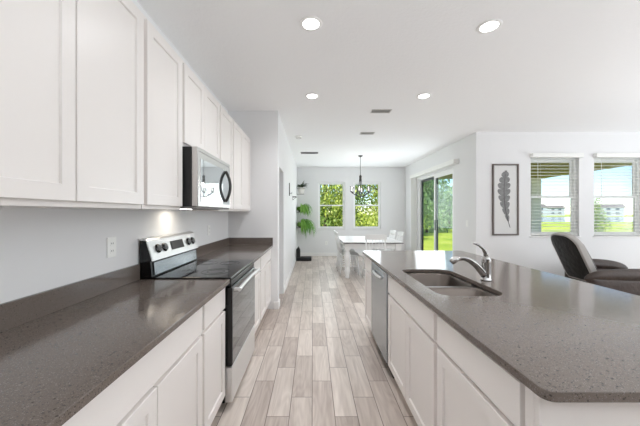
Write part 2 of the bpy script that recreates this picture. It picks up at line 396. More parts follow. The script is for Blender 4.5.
# sliding door in the dining right wall
r = sroot('door_1'); y0, y1, z0, z1 = SD; b = NB(); f = .045
for q in ((y0, y0+f, 0, z1), (y1-f, y1, 0, z1), (y0+f, y1-f, z1-f, z1), (y0+f, y1-f, 0, .03)):
    box(b, XD+.02, XD+.12, q[0], q[1], q[2], q[3], .002)
obj('door_frame', b, 'frame_w', r)
ym = 6.95
for (a, c, xo, mt) in ((y0+f, ym+.03, .03, 'frame_w'), (ym-.03, y1-f, .075, 'frame_d')):
    b = NB(); s = .06
    for q in ((a, a+s, .03, z1-f), (c-s, c, .03, z1-f), (a+s, c-s, z1-f-s, z1-f), (a+s, c-s, .03, .03+s)):
        box(b, XD+xo, XD+xo+.035, q[0], q[1], q[2], q[3], .002)
    p = obj('sliding_panel', b, mt, r)
    b = NB(); box(b, XD+xo+.015, XD+xo+.02, a+s-.004, c-s+.004, .03+s, z1-f-s); obj('pane', b, 'glass_d', p)
b = NB(); box(b, XD+.012, XD+.03, ym-.06, ym-.035, .95, 1.2, .004); obj('door_handle', b, 'frame_d', r)

# ------------------------------------------------------------------ outdoors
b = NB(); box(b, -60, 260, -60, 300, -.35, -.2); g = struct('ground', b, 'grass')
b = NB(); box(b, XD+.14, 7.3, YL+.14, 9.0, -.2, -.03, .01); struct('patio_slab', b, 'concrete')
b = NB(); box(b, XD+.14, 7.15, YL+.14, 8.95, 2.44, 2.62)
for k in range(13):
    box(b, XD+.2+k*.3, XD+.215+k*.3, YL+.14, 8.8, 2.432, 2.44)
struct('patio_roof', b, 'soffit')
b = NB(); box(b, 6.62, 6.93, 8.62, 8.92, -.03, 2.44, .01); tag(obj('patio_column', b, 'stucco'), 'beige stucco column of the covered patio, seen in the left blind window', 'column')
b = NB(); box(b, 30, 220, 50, 120, -.2, -.17); tag(obj('lake', b, 'water'), 'blue lake beyond the lawn behind the right-hand windows', 'lake', kind='structure')

def leaves(bm, n, c, rad, size, shell=.55, flat=0):
    for _ in range(n):
        while True:
            v = Vector((random.uniform(-1, 1), random.uniform(-1, 1), random.uniform(-1, 1)))
            if shell < v.length <= 1: break
        p = Vector(c)+Vector((v.x*rad[0], v.y*rad[1], v.z*rad[2]))
        R = Euler((random.uniform(0, 6.3), random.uniform(0, 6.3), random.uniform(0, 6.3))).to_matrix(); s = size*random.uniform(.6, 1.3)
        q = [bm.verts.new(p+R @ Vector(t)) for t in ((-s, 0, 0), (0, -s*.45, 0), (s, 0, s*.15), (0, s*.45, 0))]
        bm.faces.new(q)
def make_tree(name, label, h, crown, mat, n=2600, size=.12, cat='tree', group=None):
    t = thing(name, label, cat, group=group)
    b = NB(); tube(b, [(0, 0, 0), (.05, .03, h*.3), (-.03, 0, h*.6), (.02, .02, h*.92)], [.12, .09, .06, .02], 8)
    for k in range(7):
        a = k*2.4; z = h*(.25+.08*k); tube(b, [(0, 0, z), (math.cos(a)*crown*.35, math.sin(a)*crown*.35, z+.3), (math.cos(a)*crown*.7, math.sin(a)*crown*.7, z+.7)], [.04, .025, .01], 6)
    obj('trunk', b, 'bark', t)
    b = NB(); m = 9
    for k in range(m):
        a = random.uniform(0, 6.3); rr = crown*random.uniform(.1, .6)
        leaves(b, n//m, (rr*math.cos(a), rr*math.sin(a), h*(.16+.74*k/(m-1))), (crown*.62, crown*.62, h*.16), size, .3)
    obj('foliage', b, mat, t)
    return t
G = 'trees behind the back windows'
ta = make_tree('garden_tree', 'yellow-green leafy tree outside the left back window, its left half', 5.2, 1.5, 'leafg', 3800, .085, group=G)
tb = make_tree('garden_tree', 'bright yellow-green tree outside the right back window, its right half', 4.4, 1.5, 'leafy', 3800, .085, group=G)
ta.location = (.55, 13.3, -.2); tb.location = (3.2, 13.2, -.2)
dup(ta, (-2.0, 14.6, -.2), 1.9, 'green tree just showing at the left edge of the left back window', G)
dup(tb, (1.45, 13.0, -.2), 2.6, 'yellow tree filling the right half of the left back window', G, (.9, .9, 1.05))
dup(ta, (2.4, 17.4, -.2), 4.1, 'green tree behind the gap between the two back windows', G, (1.1, 1.1, 1))
dup(ta, (5.3, 15.9, -.2), .7, 'green tree at the far right of the right back window', G, (.95, .95, .85))
dup(ta, (-.2, 18.8, -.2), 5.1, 'tall green tree standing furthest back behind the left back window', G, (1.3, 1.3, 1.25))
G2 = 'trees across the lawn outside the sliding door'
tc_ = make_tree('garden_tree', 'tall dark green tree outside the left pane of the sliding door', 7.5, 2.0, 'leafd', 3600, .16, group=G2)
tc_.location = (9.2, 23.0, -.2)
dup(tc_, (13.2, 27.5, -.2), 2.2, 'shorter dark tree outside the right pane of the sliding door', G2, (1., 1., .55))
dup(tc_, (7.4, 20.0, -.2), 4.2, 'dark tree at the left edge of the sliding door', G2, (.8, .8, .8))
dup(tc_, (11.2, 36.0, -.2), 5.2, 'dark tree furthest back in the sliding door view', G2, (1.3, 1.3, .8))
dup(tb, (15.2, 31.0, -.2), .2, 'low yellow-green tree at the right edge of the sliding door', G2, (1.5, 1.5, .55))
td = dup(ta, (13.15, 13.2, -.2), 1.2, 'small green tree outside the right blind window', None, (.42, .42, .44)); td['group'] = 'shrubs by the lake'
dup(ta, (30.0, 40.0, -.2), 3.2, 'small far tree on the lake shore outside the left blind window', 'shrubs by the lake', (1.2, 1.2, .4))
def make_house(label, loc, rz, wd=15, dp=10, hh=4.6):
    t = thing('house', label, 'house', loc, rz, 'houses across the lake')
    b = NB(); box(b, -wd/2, wd/2, -dp/2, dp/2, 0, hh); obj('wall', b, 'housew', t)
    b = NB(); prism(b, [(-dp/2-.6, hh), (dp/2+.6, hh), (0, hh+1.5)], 'x', -wd/2-.6, wd/2+.6); obj('roof', b, 'roof', t)
    for fx in (-.34, -.12, .12, .34):
        for fz in (.8, 3.0):
            b = NB(); box(b, wd*fx-.7, wd*fx+.7, -dp/2-.05, -dp/2, fz, fz+1.1); obj('house_window', b, 'hwin', t)
    return t
make_house('pale two-storey house across the lake, left window, left one', (112, 150, -.2), -.3)
make_house('pale house across the lake, in the middle of the left blind window', (146, 178, -.2), -.4)
make_house('pale house across the lake, outside the left part of the right blind window', (156, 154, -.2), -.6)
make_house('pale two-storey house outside the right blind window, nearest of the houses', (172, 132, -.2), -.7)

# ------------------------------------------------------------------ cabinets
FR = .058       # shaker rail width
def shaker(bm, fx, y0, y1, z0, z1, s=1, th=.02, flat=False):
    """door front lying in the plane x=fx, thickness th towards the cabinet (-s), recessed panel"""
    xb = fx-s*th; c = .0018
    def ring(x, m): return [(x, y0+m, z0+m), (x, y1-m, z0+m), (x, y1-m, z1-m), (x, y0+m, z1-m)]
    rings = [ring(xb, 0), ring(fx-s*c, 0), ring(fx, c)]
    if not flat: rings += [ring(fx, FR), ring(fx-s*.0035, FR+.0015), ring(fx-s*.009, FR+.0035)]
    vs = [[bm.verts.new(p) for p in rg] for rg in rings]
    bm.faces.new(vs[0])
    for a, b_ in zip(vs, vs[1:]):
        for k in range(4): bm.faces.new((a[k], a[(k+1) % 4], b_[(k+1) % 4], b_[k]))
    bm.faces.new(vs[-1])
def door(parent, fx, y0, y1, z0, z1, s=1, name='door'):
    b = NB(); shaker(b, fx, y0, y1, z0, z1, s); return obj(name, b, 'cab', parent)
def drawer(parent, fx, y0, y1, z0, z1, s=1):
    b = NB(); shaker(b, fx, y0, y1, z0, z1, s, flat=True); return obj('drawer', b, 'cab', parent)
def carcass(bm, x0, x1, y0, y1, z0, z1, t=.016):
    """open-topped box made of panels"""
    box(bm, x0, x1, y0, y0+t, z0, z1); box(bm, x0, x1, y1-t, y1, z0, z1)
    box(bm, x0, x0+t, y0+t, y1-t, z0, z1); box(bm, x1-t, x1, y0+t, y1-t, z0, z1); box(bm, x0+t, x1-t, y0+t, y1-t, z0, z0+t)

XU = -.885      # upper door face
UB, UT = 1.392, 2.432
def upper(label, y0, y1, doors, z0=UB):
    t = thing('wall_cabinet', label, 'cabinet', (XL, y0, z0), 0, 'white wall cabinets')
    off = Vector((XL, y0, z0))
    b = NB(); box(b, XL+.001, XU-.021, y0+.001, y1-.001, z0, UT, .001); o = obj('body', b, 'cab', t); o.location = -off
    for (a, c) in doors:
        d = door(t, XU, a, c, z0+.022, UT-.025); d.location = -off
    return t
upper('white double-door wall cabinet nearest the camera at the top left', .60, 1.500, [(.615, 1.062), (1.068, 1.490)])
upper('white single-door wall cabinet on the near side of the microwave', 1.506, 1.945, [(1.522, 1.930)])
upper('short white two-door wall cabinet directly above the microwave', 1.950, 2.715, [(1.962, 2.322), (2.328, 2.703)], 1.835)
upper('white single-door wall cabinet just past the microwave', 2.720, 3.165, [(2.735, 3.150)])
upper('white double-door wall cabinet furthest back beside the end wall', 3.170, 4.055, [(3.185, 3.600), (3.606, 4.02)])

XB = -.598      # left base door face
def base(label, y0, y1, cols, s=1, fx=XB, xback=XL, group='white base cabinets on the left', hollow=False, wide=None, name='base_cabinet', nodrawer=False):
    t = thing(name, label, 'cabinet', (fx-s*.3, y0, 0), 0, group); off = Vector((fx-s*.3, y0, 0))
    xf = fx-s*.0205
    xa, xc = min(xf, xback), max(xf, xback)
    b = NB()
    if hollow: carcass(b, xa, xc, y0+.001, y1-.001, .11, .884)
    else: box(b, xa+.001, xc, y0+.001, y1-.001, .11, .884, .001)
    obj('body', b, 'cab', t).location = -off
    b = NB(); tx = xf-s*.06
    box(b, min(tx, xback)+.002, max(tx, xback)-.002, y0+.002, y1-.002, 0, .11); obj('toe_kick', b, 'toe', t).location = -off
    for (a, c) in (wide or cols): drawer(t, fx, a, c, .722, .866, s).location = -off
    for (a, c) in cols: door(t, fx, a, c, .125, .702, s).location = -off
    return t
base('white base cabinet with one wide drawer nearest the camera, left counter', .60, 1.552, [(.615, 1.092), (1.098, 1.540)], wide=[(.615, 1.540)])
base('narrow white drawer-and-door base cabinet on the near side of the range', 1.556, 1.955, [(1.570, 1.940)])
base('narrow white base cabinet just past the range', 2.755, 3.255, [(2.785, 3.235)])
base('white double-door base cabinet furthest back against the end wall', 3.259, 4.055, [(3.275, 3.640), (3.646, 4.03)], wide=[(3.275, 4.03)])

def slab(name, poly, z0, z1, holes, label, cat, bev=.003):
    cu = bpy.data.curves.new(name, 'CURVE'); cu.dimensions = '2D'; cu.fill_mode = 'BOTH'
    for pl in [poly]+holes:
        sp = cu.splines.new('POLY'); sp.points.add(len(pl)-1); sp.use_cyclic_u = True
        for k, p in enumerate(pl): sp.points[k].co = (p[0], p[1], 0, 1)
    cu.extrude = (z1-z0)/2-bev; cu.bevel_depth = bev; cu.bevel_resolution = 2; cu.offset = -bev
    tmp = bpy.data.objects.new('tmp', cu); COL.objects.link(tmp); bpy.context.view_layer.update()
    me = bpy.data.meshes.new_from_object(tmp.evaluated_get(bpy.context.evaluated_depsgraph_get()))
    bpy.data.objects.remove(tmp); bpy.data.curves.remove(cu)
    me.name = name; me.materials.clear(); me.materials.append(M['quartz'])
    me.transform(Matrix.Translation((0, 0, (z0+z1)/2)))
    o = bpy.data.objects.new(name, me); COL.objects.link(o); return tag(o, label, cat)
XC = -.571
BT = .914
t = thing('countertop', 'grey speckled stone countertop left of the range, nearest the camera', 'countertop', (0, 0, 0), 0)
b = NB(); box(b, XL+.001, XC, .56, 1.957, .885, BT, .003, 2); obj('worktop', b, 'quartz', t)
b = NB(); box(b, XL+.001, XL+.021, .56, 1.957, BT, BT+.105, .002, 2); obj('backsplash', b, 'quartz', t)
t = thing('countertop', 'grey speckled stone countertop beyond the range at the end wall', 'countertop', (0, 0, 0), 0)
b = NB(); box(b, XL+.001, XC, 2.752, YR-.001, .885, BT, .003, 2); obj('worktop', b, 'quartz', t)
b = NB(); box(b, XL+.001, XL+.021, 2.752, YR-.001, BT, BT+.105, .002, 2); box(b, XL+.021, XC, YR-.021, YR-.001, BT, BT+.105, .002, 2); obj('backsplash', b, 'quartz', t)

# ------------------------------------------------------------------ range
RY0, RY1 = 1.968, 2.742
t = thing('range', 'stainless steel electric range with black glass cooktop between the left counters', 'stove', (0, 0, 0))
b = NB(); box(b, XL+.03, -.612, RY0, RY1, .05, .905, .003); obj('body', b, 'black', t)
for yy in (RY0+.06, RY1-.06):
    for xx in (XL+.1, -.68):
        b = NB(); lathe(b, [(.018, 0), (.018, .05)], (xx, yy, 0), 10); obj('foot', b, 'blackmat', t)
b = NB(); box(b, XL+.10, -.566, RY0-.004, RY1+.004, .905, .924, .004, 2); ck = obj('cooktop', b, 'cook', t)
for (cx, cy, rr) in ((-.74, 2.17, .105), (-.74, 2.54, .085), (-.95, 2.16, .075), (-.95, 2.54, .095)):
    b = NB()
    for q in (rr, rr*.62):
        tube(b, [(cx+q*math.cos(a*PI/18), cy+q*math.sin(a*PI/18), .9240) for a in range(36)], .0012, 4, closed=True)
    obj('burner', b, 'burner', ck)
# backguard
b = NB(); prism(b, [(XL+.012, .91), (XL+.095, .91), (XL+.085, 1.035), (XL+.095, 1.04), (XL+.055, 1.175), (XL+.012, 1.18)], 'y', RY0, RY1); bgd = obj('backguard', b, 'black', t)
def onpanel(d, z, fx0=XL+.095, z0=1.04, fx1=XL+.055, z1=1.175): return fx0+(fx1-fx0)*(z-z0)/(z1-z0)+d
b = NB(); prism(b, [(onpanel(0, 1.038), 1.038), (onpanel(.008, 1.038), 1.036), (onpanel(.008, 1.176), 1.178), (onpanel(.002, 1.185), 1.188), (XL+.012, 1.192), (XL+.012, 1.18), (onpanel(0, 1.175), 1.176)], 'y', RY0-.003, RY1+.003); obj('control_panel', b, 'silver_l', bgd)
b = NB(); prism(b, [(XL+.0955, .935), (XL+.1005, .935), (XL+.094, 1.022), (XL+.089, 1.018)], 'y', RY0+.03, RY1-.03); obj('vent_panel', b, 'dw', bgd)
dx = .0085
def pan(y0, y1, za, zb, th, name, mat, parent=bgd):
    b = NB(); prism(b, [(onpanel(dx, za), za), (onpanel(dx+th, za), za+.001), (onpanel(dx+th, zb), zb+.001), (onpanel(dx, zb), zb)], 'y', y0, y1, .001); return obj(name, b, mat, parent)
pan(2.26, 2.47, 1.078, 1.145, .003, 'display', 'slot')
for yy in (2.07, 2.16, 2.57, 2.66):
    b = NB(); n_ = Vector((.135, 0, .04)).normalized(); zc = 1.112; c = Vector((onpanel(dx, zc), yy, zc))
    tube(b, [c, c+n_*.006, c+n_*.006, c+n_*.016], [.033, .033, .028, .026], 18); obj('knob', b, 'black', bgd)
# oven door and drawer
b = NB(); box(b, -.61, -.566, RY0+.004, RY1-.004, .862, .900, .004, 2); obj('front_trim', b, 'black', t)
b = NB(); box(b, -.61, -.562, RY0+.003, RY1-.003, .305, .855, .005, 2); od = obj('oven_door', b, 'black', t)
b = NB(); box(b, -.5625, -.558, RY0+.01, RY1-.01, .312, .850, .002); obj('oven_window', b, 'ovenglass', od)
b = NB(); yy = [RY0+.03+k*(RY1-RY0-.06)/12 for k in range(13)]
tube(b, [(-.528+.012*abs(k-6)**3/216., y, .832) for k, y in enumerate(yy)], .013, 12)
for q in (RY0+.05, RY1-.05): box(b, -.558, -.525, q-.012, q+.012, .822, .842, .003)
obj('handle', b, 'silver_l', od)
b = NB(); box(b, -.61, -.560, RY0+.003, RY1-.003, .055, .298, .006, 2); obj('drawer', b, 'silver_l', t)

# ------------------------------------------------------------------ microwave
t = thing('microwave', 'stainless over-the-range microwave with mirrored door and curved dark handle', 'microwave', (0, 0, 0))
MY0, MY1, MZ0, MZ1 = 1.953, 2.712, 1.402, 1.828
b = NB(); box(b, XL+.002, -.835, MY0, MY1, MZ0+.012, MZ1, .003); obj('body', b, 'blackmat', t)
b = NB(); box(b, XL+.01, -.80, MY0+.004, MY1-.004, MZ0, MZ0+.012, .002); un = obj('underside_panel', b, 'ventd', t)
b = NB(); box(b, -1.12, -1.02, 2.28, 2.40, MZ0-.003, MZ0, .001); obj('cooktop_light', b, 'lens', un)
b = NB(); box(b, -.833, -.790, MY0, MY1, MZ0+.012, MZ1, .005, 2); fd = obj('door', b, 'silver', t)
b = NB(); box(b, -.791, -.7875, MY0+.05, MY1-.03, MZ0+.045, MZ1-.075, .001); obj('window', b, 'mirror', fd)
b = NB(); box(b, -.7905, -.7885, MY0+.02, MY1-.02, MZ1-.03, MZ1-.026); obj('vent_slot', b, 'ventd', fd)
b = NB(); hy = MY1-.155
tube(b, [(-.785+.042*math.sin(PI*k/14)**.8, hy, MZ0+.07+(MZ1-MZ0-.155)*k/14) for k in range(15)], [.013]*15, 12)
obj('handle', b, 'iron', fd)
lamp('microwave_task_light', 'AREA', (-1.07, 2.34, MZ0-.006), (0, 0, 0), .32, (1, .84, .62), size=.16)

# ------------------------------------------------------------------ island
XI = .614; XIB = 1.30
sink_hole = rrect(.705, 1.085, 1.565, 2.305, [.09, .09, .07, .07], 7)
slab('island_countertop', rrect(.593, 1.80, .724, 3.45, .03, 5), .886, BT, [sink_hole], 'long grey speckled stone island countertop with a sink cut into it', 'countertop')
base('white island base cabinet with a false drawer over two doors below the sink', 1.428, 2.345, [(1.446, 1.878), (1.884, 2.328)], -1, XI, XIB-.05, 'white base cabinets in the island', True, wide=[(1.446, 2.328)])
base('white island base cabinet with drawer and door nearest the camera', .802, 1.424, [(.845, 1.408)], -1, XI, XIB-.05, 'white base cabinets in the island')
base('slim white island base cabinet beyond the dishwasher', 2.965, 3.385, [(2.985, 3.365)], -1, XI, XIB-.05, 'white base cabinets in the island')
b = NB(); box(b, XIB-.049, XIB+.05, .802, 3.385, 0, .884, .002); box(b, XI+.008, XIB+.05, .782, .801, 0, .884, .002)
box(b, XI+.008, XI+.0195, .802, .835, .11, .884, .001)
tag(obj('island_back_panel', b, 'cab'), 'plain white panels closing the near end and back of the island', 'panel')
# dishwasher
t = thing('dishwasher', 'stainless steel dishwasher built into the island beside the sink', 'dishwasher', (0, 0, 0))
b = NB(); box(b, XI+.045, XIB-.06, 2.352, 2.956, .09, .88, .002); obj('body', b, 'blackmat', t)
b = NB(); box(b, XI-.008, XI+.043, 2.354, 2.954, .125, .872, .006, 2); dd = obj('door', b, 'dw', t)
b = NB(); tube(b, [(XI-.010-.022*math.sin(PI*k/12)**.4, 2.50+.31*k/12, .80) for k in range(13)], .011, 10); obj('handle', b, 'silver_l', dd)
b = NB(); box(b, XI+.05, XI+.07, 2.354, 2.954, 0, .088, .002); obj('toe_kick', b, 'blackmat', t)

# sink
t = thing('sink', 'double-bowl stainless undermount sink set in the island top', 'sink', (0, 0, 0))
def bowl(x0, x1, y0, y1, r, zt=.882, zb=.70):
    b = NB(); seg = 6; rings = []
    for (g_, z, k) in ((-.0195, zt, 1), (0, zt, 1), (.006, zt-.006, 1), (.018, zb+.04, .9), (.035, zb+.01, .8), (.06, zb, .7)):
        rings.append([b.verts.new((p[0], p[1], z)) for p in rrect(x0+g_, x1-g_, y0+g_, y1-g_, [max(.012, q-g_*.4) for q in r], seg)])
    n_ = len(rings[0])
    for a, c in zip(rings, rings[1:]):
        for k in range(n_):
            f_ = b.faces.new((a[k], a[(k+1) % n_], c[(k+1) % n_], c[k])); f_.smooth = True
    b.faces.new(rings[-1])
    o = obj('bowl', b, 'sink', t)
    cx, cy = (x0+x1)/2, (y0+y1)/2
    b = NB(); lathe(b, [(.045, zb+.0005), (.045, zb+.004), (.036, zb+.004), (.03, zb+.002), (0, zb+.002)], (cx, cy, 0), 20); obj('drain', b, 'chrome', o)
bowl(.712, 1.078, 1.572, 1.852, [.085, .05, .05, .065])
bowl(.712, 1.078, 1.892, 2.298, [.05, .085, .065, .05])

# faucet
t = thing('faucet', 'brushed nickel single-lever faucet behind the island sink', 'faucet', (1.175, 1.93, BT)); 
b = NB(); lathe(b, [(.034, 0), (.034, .006), (.029, .012), (.027, .05), (.027, .12), (.029, .14), (.024, .158), (.012, .167), (0, .169)], seg=20); obj('body', b, 'chrome', t)
b = NB(); P_ = [(0, 0, .02), (-.03, .0, .062), (-.07, 0, .106), (-.112, 0, .137), (-.153, 0, .151), (-.190, 0, .147)]
tube(b, P_, [.024, .025, .0215, .019, .017, .0165], 14); sp = obj('spout', b, 'chrome', t)
b = NB(); tube(b, [(-.188, 0, .1475), (-.205, 0, .143), (-.222, 0, .134), (-.236, 0, .122)], [.0175, .021, .022, .019], 16); obj('spray_head', b, 'silver', sp)
b = NB(); tube(b, [(.0, 0, .150), (-.004, 0, .185), (-.022, .0, .215), (-.050, 0, .238), (-.085, 0, .252)], [.016, .013, .0095, .008, .0075], 12); obj('handle', b, 'chrome', t)

# ------------------------------------------------------------------ wall plates
def plate(name, label, cat, c, ny, kind='outlet', group='wall plates'):
    """c: centre on the wall; ny: outward normal as 'x+','x-','y-'"""
    t = thing(name, label, cat, c, {'x+': PI/2, 'x-': -PI/2, 'y-': 0}[ny], group)
    b = NB(); box(b, -.038, .038, -.006, 0, -.06, .06, .002, 2); obj('cover_plate', b, 'plastic', t)
    if kind == 'outlet':
        for z in (-.022, .022):
            b = NB(); box(b, -.016, .016, -.008, -.005, z-.014, z+.014, .001); s_ = obj('socket', b, 'plastic', t)
            b = NB(); box(b, -.008, -.005, -.0085, -.0078, z-.004, z+.006); box(b, .005, .008, -.0085, -.0078, z-.004, z+.006); obj('slot', b, 'slot', s_)
    else:
        b = NB(); box(b, -.015, .015, -.010, -.005, -.032, .032, .002); obj('rocker', b, 'plastic', t)
    return t
plate('wall_outlet', 'white duplex outlet on the left wall between counter and cabinets, before the range', 'outlet', (XL, 1.705, 1.165), 'x+')
plate('wall_outlet', 'white outlet on the left wall beyond the range', 'outlet', (XL, 3.30, 1.17), 'x+')
plate('light_switch', 'white light switch on the wall beside the sliding door', 'switch', (XD, 5.42, 1.17), 'x-', 'switch')
plate('wall_outlet', 'white outlet low on the dining room back wall below the windows', 'outlet', (.43, YB, .41), 'y-')

# ------------------------------------------------------------------ ceiling fixtures
def downlight(label, x, y):
    t = thing('recessed_light', label, 'ceiling light', (x, y, H), 0, 'recessed ceiling lights')
    b = NB(); lathe(b, [(.062, -.001), (.085, -.001), (.088, -.004), (.084, -.008), (.068, -.010), (.062, -.006)], seg=32); obj('trim_ring', b, 'trim', t)
    b = NB(); lathe(b, [(.0, -.007), (.066, -.007), (.066, -.003), (0, -.003)], seg=32); obj('lens', b, 'lens', t)
    lamp('recessed_lamp', 'SPOT', (x, y, H-.02), (0, 0, 0), 36, (.94, .96, 1), spot_size=2.5, spot_blend=1.0, shadow_soft_size=.06)
downlight('recessed ceiling light above the aisle nearest the camera', -.015, 2.19)
downlight('recessed ceiling light above the island nearest the camera', 1.376, 2.22)
downlight('recessed ceiling light above the aisle, the further one', -.01, 3.54)
downlight('recessed ceiling light above the island, the further one', 1.38, 3.54)
def vent(label, x, y, wx, wy, dark):
    t = thing('ceiling_vent', label, 'vent', (x, y, H), 0, 'ceiling vents')
    b = NB(); f = .014
    for q in ((-wx/2, wx/2, -wy/2, -wy/2+f), (-wx/2, wx/2, wy/2-f, wy/2), (-wx/2, -wx/2+f, -wy/2+f, wy/2-f), (wx/2-f, wx/2, -wy/2+f, wy/2-f)): box(b, *q, -.008, 0, .001)
    obj('frame', b, 'ventd' if dark else 'vent', t)
    b = NB(); box(b, -wx/2+f, wx/2-f, -wy/2+f, wy/2-f, -.0015, -.0005); obj('backing', b, 'ventd', t)
    b = NB(); n_ = 7
    for k in range(n_):
        yy = -wy/2+f+(wy-2*f)*(k+.5)/n_
        prism(b, [(yy-.006, -.007), (yy-.004, -.008), (yy+.006, -.003), (yy+.004, -.002)], 'x', -wx/2+f, wx/2-f)
    obj('louvers', b, 'ventd' if dark else 'vent', t)
vent('ceiling vent between the kitchen and the dining room, nearest the camera', .974, 4.07, .28, .14, False)
vent('small pale ceiling vent behind the nearest one', .99, 5.2, .26, .14, False)
vent('grey wide ceiling vent near the dining room left wall', -.085, 6.9, .42, .18, True)
t = thing('smoke_detector', 'small round smoke detector on the ceiling by the dining left wall', 'detector', (-.27, 5.42, H))
b = NB(); lathe(b, [(0, -.035), (.05, -.033), (.062, -.02), (.065, 0)], seg=24); obj('housing', b, 'plastic', t)
b = NB(); tube(b, [(.045*math.cos(a*PI/12), .045*math.sin(a*PI/12), -.034) for a in range(24)], .003, 5, closed=True); obj('sensor_ring', b, 'ventd', t)

# ------------------------------------------------------------------ chandelier
t = thing('chandelier', 'dark metal candle chandelier hanging over the dining table', 'chandelier', (1.21, 7.25, 0))
b = NB(); lathe(b, [(0, H-.035), (.02, H-.034), (.055, H-.012), (.06, H)], seg=20); obj('canopy', b, 'iron', t)
b = NB(); tube(b, [(0, 0, H-.03), (0, 0, 2.33)], .006, 8); obj('rod', b, 'iron', t)
b = NB(); lathe(b, [(0, 2.17), (.022, 2.175), (.03, 2.2), (.028, 2.27), (.034, 2.29), (.03, 2.32), (.01, 2.335), (0, 2.34)], seg=16); obj('hub', b, 'iron', t)
for k in range(6):
    a = k*PI/3+.25; ca, sa = math.cos(a), math.sin(a)
    pr = [(.022, 2.30), (.028, 2.20), (.038, 2.10), (.065, 2.00), (.10, 1.91), (.125, 1.85), (.10, 1.81), (.02, 1.785)]
    b = NB(); tube(b, [(ca*r_, sa*r_, z) for r_, z in pr], .0065, 6); obj('cage_rod', b, 'iron', t)
    pr = [(.01, 1.785), (.06, 1.79), (.12, 1.815), (.18, 1.85), (.225, 1.875), (.245, 1.90)]
    b = NB(); tube(b, [(ca*r_, sa*r_, z) for r_, z in pr], .0095, 7)
    lathe(b, [(.012, 1.895), (.032, 1.905), (.035, 1.915), (.012, 1.917)], (ca*.245, sa*.245, 0), 14); arm = obj('arm', b, 'iron', t)
    b = NB(); lathe(b, [(.026, 1.917), (.034, 1.93), (.034, 2.04), (.032, 2.04), (.031, 1.932), (.0, 1.926)], (ca*.245, sa*.245, 0), 14); obj('glass_shade', b, 'bowl', arm)
    b = NB(); lathe(b, [(.015, 1.928), (.015, 1.975), (.019, 1.985), (.017, 2.01), (0, 2.03)], (ca*.245, sa*.245, 0), 12); obj('candle', b, 'bulb', arm)
for k in range(6):
    a = k*PI/3+.25; lamp('candle_lamp', 'POINT', (1.21+.245*math.cos(a), 7.25+.245*math.sin(a), 2.08), (0, 0, 0), .5, (1, .96, .9), shadow_soft_size=.03)
b = NB(); lathe(b, [(0, 1.755), (.012, 1.765), (.024, 1.785), (.012, 1.80), (0, 1.802)], seg=14); obj('finial', b, 'iron', t)

# ------------------------------------------------------------------ dining furniture
TX0, TX1, TY0, TY1 = .63, 1.88, 5.9, 7.5
t = thing('dining_table', 'white farmhouse dining table with turned legs, its dark edged top whitened as if reflecting the windows', 'table', (0, 0, 0))
b = NB(); box(b, TX0+.001, TX1-.001, TY0+.001, TY1-.001, .751, .762, .002, 1); tt = obj('tabletop', b, 'white', t)  # white puts the bright window reflection into the top's colour
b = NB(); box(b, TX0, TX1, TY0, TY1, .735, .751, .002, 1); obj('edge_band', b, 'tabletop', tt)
b = NB()
for q in ((TX0+.07, TX1-.07, TY0+.06, TY0+.08), (TX0+.07, TX1-.07, TY1-.08, TY1-.06), (TX0+.06, TX0+.08, TY0+.08, TY1-.08), (TX1-.08, TX1-.06, TY0+.08, TY1-.08)): box(b, *q, .62, .735, .002)
obj('apron', b, 'white', t)
prof = [(.028, 0), (.034, .03), (.026, .06), (.036, .10), (.047, .16), (.040, .22), (.032, .25), (.044, .27), (.036, .30), (.047, .36), (.054, .44), (.046, .52), (.034, .56), (.048, .58), (.048, .60)]
for sx in (TX0+.095, TX1-.095):
    for sy in (TY0+.09, TY1-.09):
        b = NB(); lathe(b, [(r_*1.3, z_) for r_, z_ in prof], (sx, sy, 0), 18); box(b, sx-.058, sx+.058, sy-.058, sy+.058, .60, .735, .003); obj('leg', b, 'white', t)
# farmhouse chair; back at -y, facing +y
def make_chair(label):
    t = thing('dining_chair', label, 'chair', group='white dining chairs around the table')
    b = NB(); box(b, -.21, .21, -.19, .22, .43, .458, .012, 3); obj('seat', b, 'white', t)
    for sx in (-1, 1):
        b = NB(); lathe_pts = [(sx*.165, .175, .43), (sx*.175, .185, .25), (sx*.19, .2, 0)]
        tube(b, lathe_pts, [.018, .024, .013], 10); obj('leg', b, 'white', t)
        b = NB(); tube(b, [(sx*.16, -.16, .43), (sx*.17, -.175, .25), (sx*.185, -.21, 0)], [.018, .022, .013], 10); obj('leg', b, 'white', t)
        b = NB(); tube(b, [(sx*.178, .187, .2), (sx*.175, -.18, .2)], .010, 8); obj('stretcher', b, 'white', t)
        b = NB(); tube(b, [(sx*.175, -.17, .455), (sx*.185, -.20, .65), (sx*.19, -.245, .87)], [.016, .015, .013], 10); obj('back_post', b, 'white', t)
    b = NB(); tube(b, [(-.175, .0, .2), (.175, 0, .2)], .010, 8); obj('stretcher', b, 'white', t)
    for k in range(5):
        x = -.12+.06*k; b = NB(); tube(b, [(x, -.172, .455), (x*1.05, -.215, .65), (x*1.1, -.26, .86)], .007, 7); obj('spindle', b, 'white', t)
    b = NB(); n_ = 10; A = []
    for k in range(n_+1):
        x = -.215+.43*k/n_; c = -.25-.025*math.cos(PI*(k/n_-.5)); zt = .935+.012*math.cos(PI*(k/n_-.5))
        A.append([b.verts.new(p) for p in ((x, c-.011, .845), (x, c+.011, .845), (x, c+.003, zt), (x, c-.019, zt))])
    for p_, q_ in zip(A, A[1:]):
        for k in range(4): b.faces.new((p_[k], p_[(k+1) % 4], q_[(k+1) % 4], q_[k]))
    b.faces.new(A[0]); b.faces.new(A[-1][::-1]); obj('top_rail', b, 'white', t)
    return t
ch = make_chair('white spindle-back chair at the near end of the dining table, back to the camera')
ch.location = (1.24, 5.86, 0)
GC = 'white dining chairs around the table'
